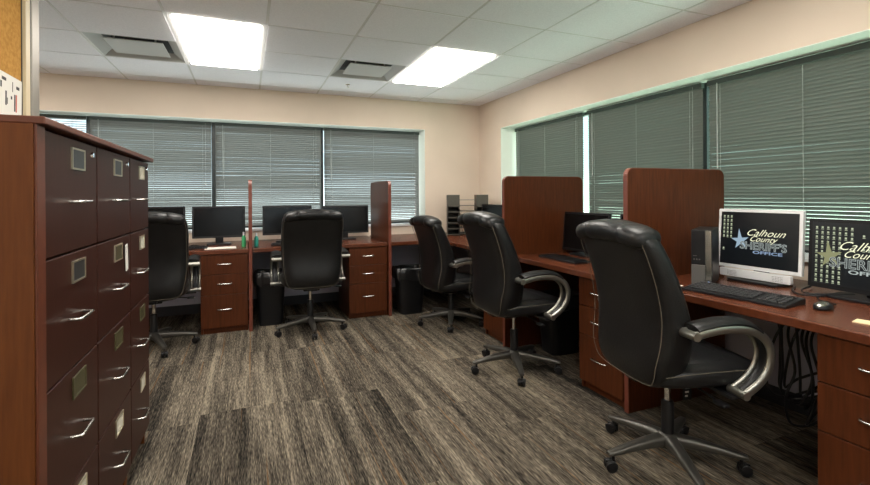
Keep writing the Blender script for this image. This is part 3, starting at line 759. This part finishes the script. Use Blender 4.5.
t = thing('keyboard', 'long black keyboard in front of the white monitor', 'keyboard', (2.10, 1.425, ZD1), math.radians(-90+6))
bm = BM(); prism(bm, [(-.085, .0), (.085, .0), (.085, .026), (.06, .026), (-.085, .012)], -.225, .225, 'x'); kb = obj('key_tray', bm, 'black', t, bev=.003)
bm = BM()
for r in range(6):
    y = -.062+.0215*r+(.006 if r == 5 else 0); z = .0115+(y+.085)*.093
    for k in range(21):
        if r == 0 and 4 <= k <= 8: continue
        if k == 15 or (k == 18 and r > 3): continue
        x = -.21+.0200*k
        box(bm, x, x+.0165, y-.008, y+.008, z, z+.008, .0015)
    if r == 0: box(bm, -.13, -.035, y-.008, y+.008, z, z+.008, .0015)
obj('keys', bm, mat('key_caps', (.03, .03, .032), .45), t)
t = thing('computer_mouse', 'small silver and black mouse in front of the right monitor', 'mouse', (2.185, 1.135, ZD1), math.radians(10))
bm = BM(); lathe(bm, [(.020, .0), (.031, .002), (.033, .01), (.030, .018), (.02, .025), (.006, .028)], n=24, sx=1.6, sy=.95); obj('body', bm, 'black', t, smooth=True)
bm = BM(); lathe(bm, [(.031, .012), (.0322, .013), (.028, .0225), (.018, .0285), (.005, .030)], c=(-.006, 0, 0), n=24, sx=1.35, sy=.8); obj('top_shell', bm, 'silver', t, smooth=True)
bm = BM(); tube(bm, [(2.235, 1.135, .752), (2.30, 1.15, .745), (2.34, 1.23, .744), (2.42, 1.27, .744), (2.60, 1.28, .745)], .0022, 6)
tag(obj('mouse_cable', bm, 'black'), 'thin black cable lying on the desk from the mouse toward the back', 'cable')
bm = BM(); box(bm, 2.075, 2.135, .80, .985, ZD1+.0004, ZD1+.004, 0, Matrix.Rotation(.2, 3, 'Z'), (2.1, .9, 0))
tag(obj('note_pad', bm, 'cream_paper'), 'cream paper slip on the right foreground desk, before the right monitor', 'paper')
bm = BM(); box(bm, 1.99, 2.07, 1.69, 1.80, ZD1+.0004, ZD1+.003, 0, Matrix.Rotation(.3, 3, 'Z'), (2.03, 1.75, 0))
tag(obj('paper_slip', bm, 'white_paper'), 'white paper slip near the computer tower, left of the keyboard', 'paper')
bm = BM()
tube(bm, [(2.54, 1.44, .745), (2.45, 1.40, .745), (2.38, 1.33, .745), (2.45, 1.26, .745), (2.64, 1.22, .745)], .004, 6)
tube(bm, [(2.60, 1.40, .753), (2.45, 1.36, .753), (2.40, 1.30, .752), (2.55, 1.20, .753)], .004, 6)
tag(obj('monitor_cable', bm, 'black'), 'black monitor cables coiled on the desk between the two lit monitors', 'cable')

# back desk small things
bm = BM(); box(bm, -.36, -.10, 4.56, 4.72, ZD1+.0004, ZD1+.004, 0, Matrix.Rotation(.05, 3, 'Z'), (-.2, 4.6, 0))
tag(obj('paper_stack', bm, 'white_paper'), 'white papers on the back desk below the left monitor', 'paper')
def bottle(x, y, mt, label, h):
    t = thing('bottle', label, 'bottle', (x, y, ZD1))
    bm = BM(); lathe(bm, [(.016, 0), (.019, .004), (.019, h*.6), (.014, h*.72), (.007, h*.78)], n=18); obj('body', bm, mt, t, smooth=True)
    bm = BM(); cyl(bm, (0, 0, h*.78), (0, 0, h), .009, .008, 12); obj('cap', bm, 'white_plastic', t, smooth=True)
bottle(-.035, 4.66, 'green_bottle', 'small green bottle with white cap left of the thin divider', .14)
bottle(.075, 4.62, 'teal_bottle', 'small teal bottle with white cap right of the thin divider', .13)
bm = BM(); tube(bm, [(-.50, 4.75, .745), (-.44, 4.70, .750), (-.40, 4.74, .746), (-.44, 4.80, .745), (-.38, 4.9, .745)], .005, 6)
tube(bm, [(-.52, 4.70, .755), (-.46, 4.78, .765), (-.40, 4.72, .755)], .005, 6)
tag(obj('tangled_cable', bm, 'black'), 'tangled black cable on the back desk beside the left chair', 'cable')
bm = BM(); tube(bm, [(.80, 5.10, .745), (.86, 5.02, .80), (.92, 5.10, .90), (.84, 5.2, .78)], .004, 6)
bm.free()
for x, lb in ((-.55, 'black keyboard behind the left chair on the back desk'), (.42, 'black keyboard behind the central chair on the back desk')):
    t = thing('keyboard', lb, 'keyboard', (x, 4.68, ZD1)); bobj('key_tray', (-.21, .21, -.07, .07, 0, .015), 'black', t, .003)
    bm = BM()
    for r in range(5):
        for k in range(18): box(bm, -.2+.022*k, -.182+.022*k, -.06+.025*r, -.04+.025*r, .015, .021)
    obj('keys', bm, 'black', t)
t = thing('keyboard', 'black keyboard on the desktop right of the far divider', 'keyboard', (2.12, 2.72, ZD1), -PI/2); bobj('key_tray', (-.21, .21, -.07, .07, 0, .015), 'black', t, .003)
bm = BM()
for r in range(5):
    for k in range(18): box(bm, -.2+.022*k, -.182+.022*k, -.06+.025*r, -.04+.025*r, .015, .021)
obj('keys', bm, 'black', t)

# letter sorter in the corner
t = thing('letter_sorter', 'dark metal letter sorter with many shelves in the room corner', 'sorter', (2.45, 4.93, ZD1), math.radians(-22))
bm = BM(); h = .475
box(bm, -.255, -.250, -.14, .14, 0, h); box(bm, -.115, -.110, -.14, .14, 0, h); box(bm, -.25, -.115, .135, .14, 0, h)
obj('left_column', bm, 'sorter', t)
bm = BM(); box(bm, .085, .090, -.14, .14, 0, h); box(bm, .220, .225, -.14, .14, 0, h); box(bm, .09, .22, .135, .14, 0, h); obj('right_column', bm, 'sorter', t)
for i in range(7):
    z = .005+.066*i
    if i < 6:
        bm = BM(); box(bm, -.25, -.115, -.139, .135, z, z+.003); box(bm, -.25, -.115, -.14, -.137, z+.003, z+.014); obj('shelf', bm, 'sorter', t)
        bm = BM(); box(bm, .09, .22, -.139, .135, z, z+.003); box(bm, .09, .22, -.14, -.137, z+.003, z+.014); obj('shelf', bm, 'sorter', t)
    bm = BM(); box(bm, -.11, .085, -.13, .13, z+.012, z+.016); obj('shelf', bm, 'sorter', t)
for x0, x1 in ((-.25, -.115), (.09, .22)):
    bm = BM(); box(bm, x0, x1, -.142, -.136, h-.135, h); obj('front_plate', bm, 'sorter', t)

# bins
def bin_(x, y, label, rx=.15, ry=.11, h=.47):
    t = thing('waste_bin', label, 'waste bin', (x, y, 0))
    bm = BM(); loft(bm, [(0, (0, 0), (rx*.78, ry*.78)), (h*.97, (0, 0), (rx, ry)), (h*.97, (0, 0), (rx+.008, ry+.008)), (h, (0, 0), (rx+.008, ry+.008)), (h, (0, 0), (rx-.004, ry-.004)), (.01, (0, 0), (rx*.76, ry*.76))], 'z', 5, 32)
    obj('bin_body', bm, 'black', t, smooth=True)
    bm = BM(); n = 60; rws = []; rr = random.Random(int(x*100))
    ph = [rr.uniform(0, 6) for _ in range(4)]
    for z, e_, amp in ((h-.10, .014, .006), (h-.04, .016, .006), (h+.004, .014, .003), (h+.012, .004, .003), (h+.004, -.01, .003), (h-.06, -.02, .008)):
        row = []
        for j in range(n):
            a = 2*PI*j/n; c_, s_ = math.cos(a), math.sin(a); wv = amp*(math.sin(7*a+ph[0])+.7*math.sin(13*a+ph[1]))
            ex = 2/5; px = math.copysign(abs(c_)**ex, c_)*(rx+e_+wv); py = math.copysign(abs(s_)**ex, s_)*(ry+e_+wv)
            row.append((px, py, z+(wv*2.2 if z < h-.08 else wv*.6)))
        rws.append(ring(bm, row))
    for a, b_ in zip(rws, rws[1:]): bridge(bm, a, b_)
    obj('bin_bag', bm, 'bag', t, smooth=True)
bin_(.20, 4.66, 'black waste bin with bag under the back desk, left of the central chair', .135, .12, .49)
bin_(1.56, 4.52, 'black waste bin with bag right of the back desk divider', .15, .12, .46)
bin_(2.24, 2.93, 'black waste bin under the right desk behind the middle chair', .15, .12, .44)

# under-desk cabling
t = thing('power_strip', 'black power strip hanging under the right foreground desk', 'power strip', (2.38, 1.24, .62), -PI/2)
bm = BM(); box(bm, -.19, .19, -.03, .03, 0, .045, .004); obj('body', bm, 'black', t)
bm = BM(); 
for s_ in (-.15, .15): box(bm, s_-.01, s_+.01, -.02, .02, .045, .081)
obj('bracket', bm, 'black', t)
for i in range(4):
    bm = BM(); box(bm, -.10+.07*i-.016, -.10+.07*i+.016, -.055, -.030, .008, .038, .004); obj('plug', bm, 'grey_plastic' if i == 3 else 'black', t)
rr = random.Random(11)
for i in range(9):
    y0 = 1.41-.021*i; a = rr.uniform(-.03, .03)
    low = rr.uniform(.14, .36); x = 2.31+rr.uniform(-.03, .05)
    if i in (2, 5): pts = [(2.36, y0, .63), (x, y0+.05, .50), (x, y0+.08, .30), (x, y0+.02, low), (x+.03, y0-.08, low+.06), (x+.05, y0-.12, .35), (2.5, y0-.1, .58)]
    else: pts = [(2.34, y0, .63), (x, y0-.01, .55), (x+a, y0-.01-.006*i, .40), (x-a, y0-.01, .28), (x, 1.31+a-.02*(i%3), low), (x+.05, 1.25, low+.03), (x+.09, 1.17, .38), (2.55, 1.12, .60)]
    bm = BM(); tube(bm, pts, .0058, 6, 6)
    tag(obj('power_cable', bm, 'black'), 'one of the black cables hanging tangled under the right foreground desk', 'cable', 'cables under the right desk')
for x, ph in ((.45, 0), (.75, 1), (-.45, 2)):
    bm = BM(); tube(bm, [(x, 5.25, .702), (x+.02, 5.2, .45), (x-.06, 5.15, .33), (x-.14, 5.16, .40), (x-.18, 5.2, .702)], .005, 6)
    tag(obj('hanging_cable', bm, 'black'), ['black cable loop hanging under the back desk, left behind the central chair', 'black cable loop hanging under the back desk, right behind the central chair', 'black cable loop hanging under the back desk beside the left chair'][ph], 'cable')
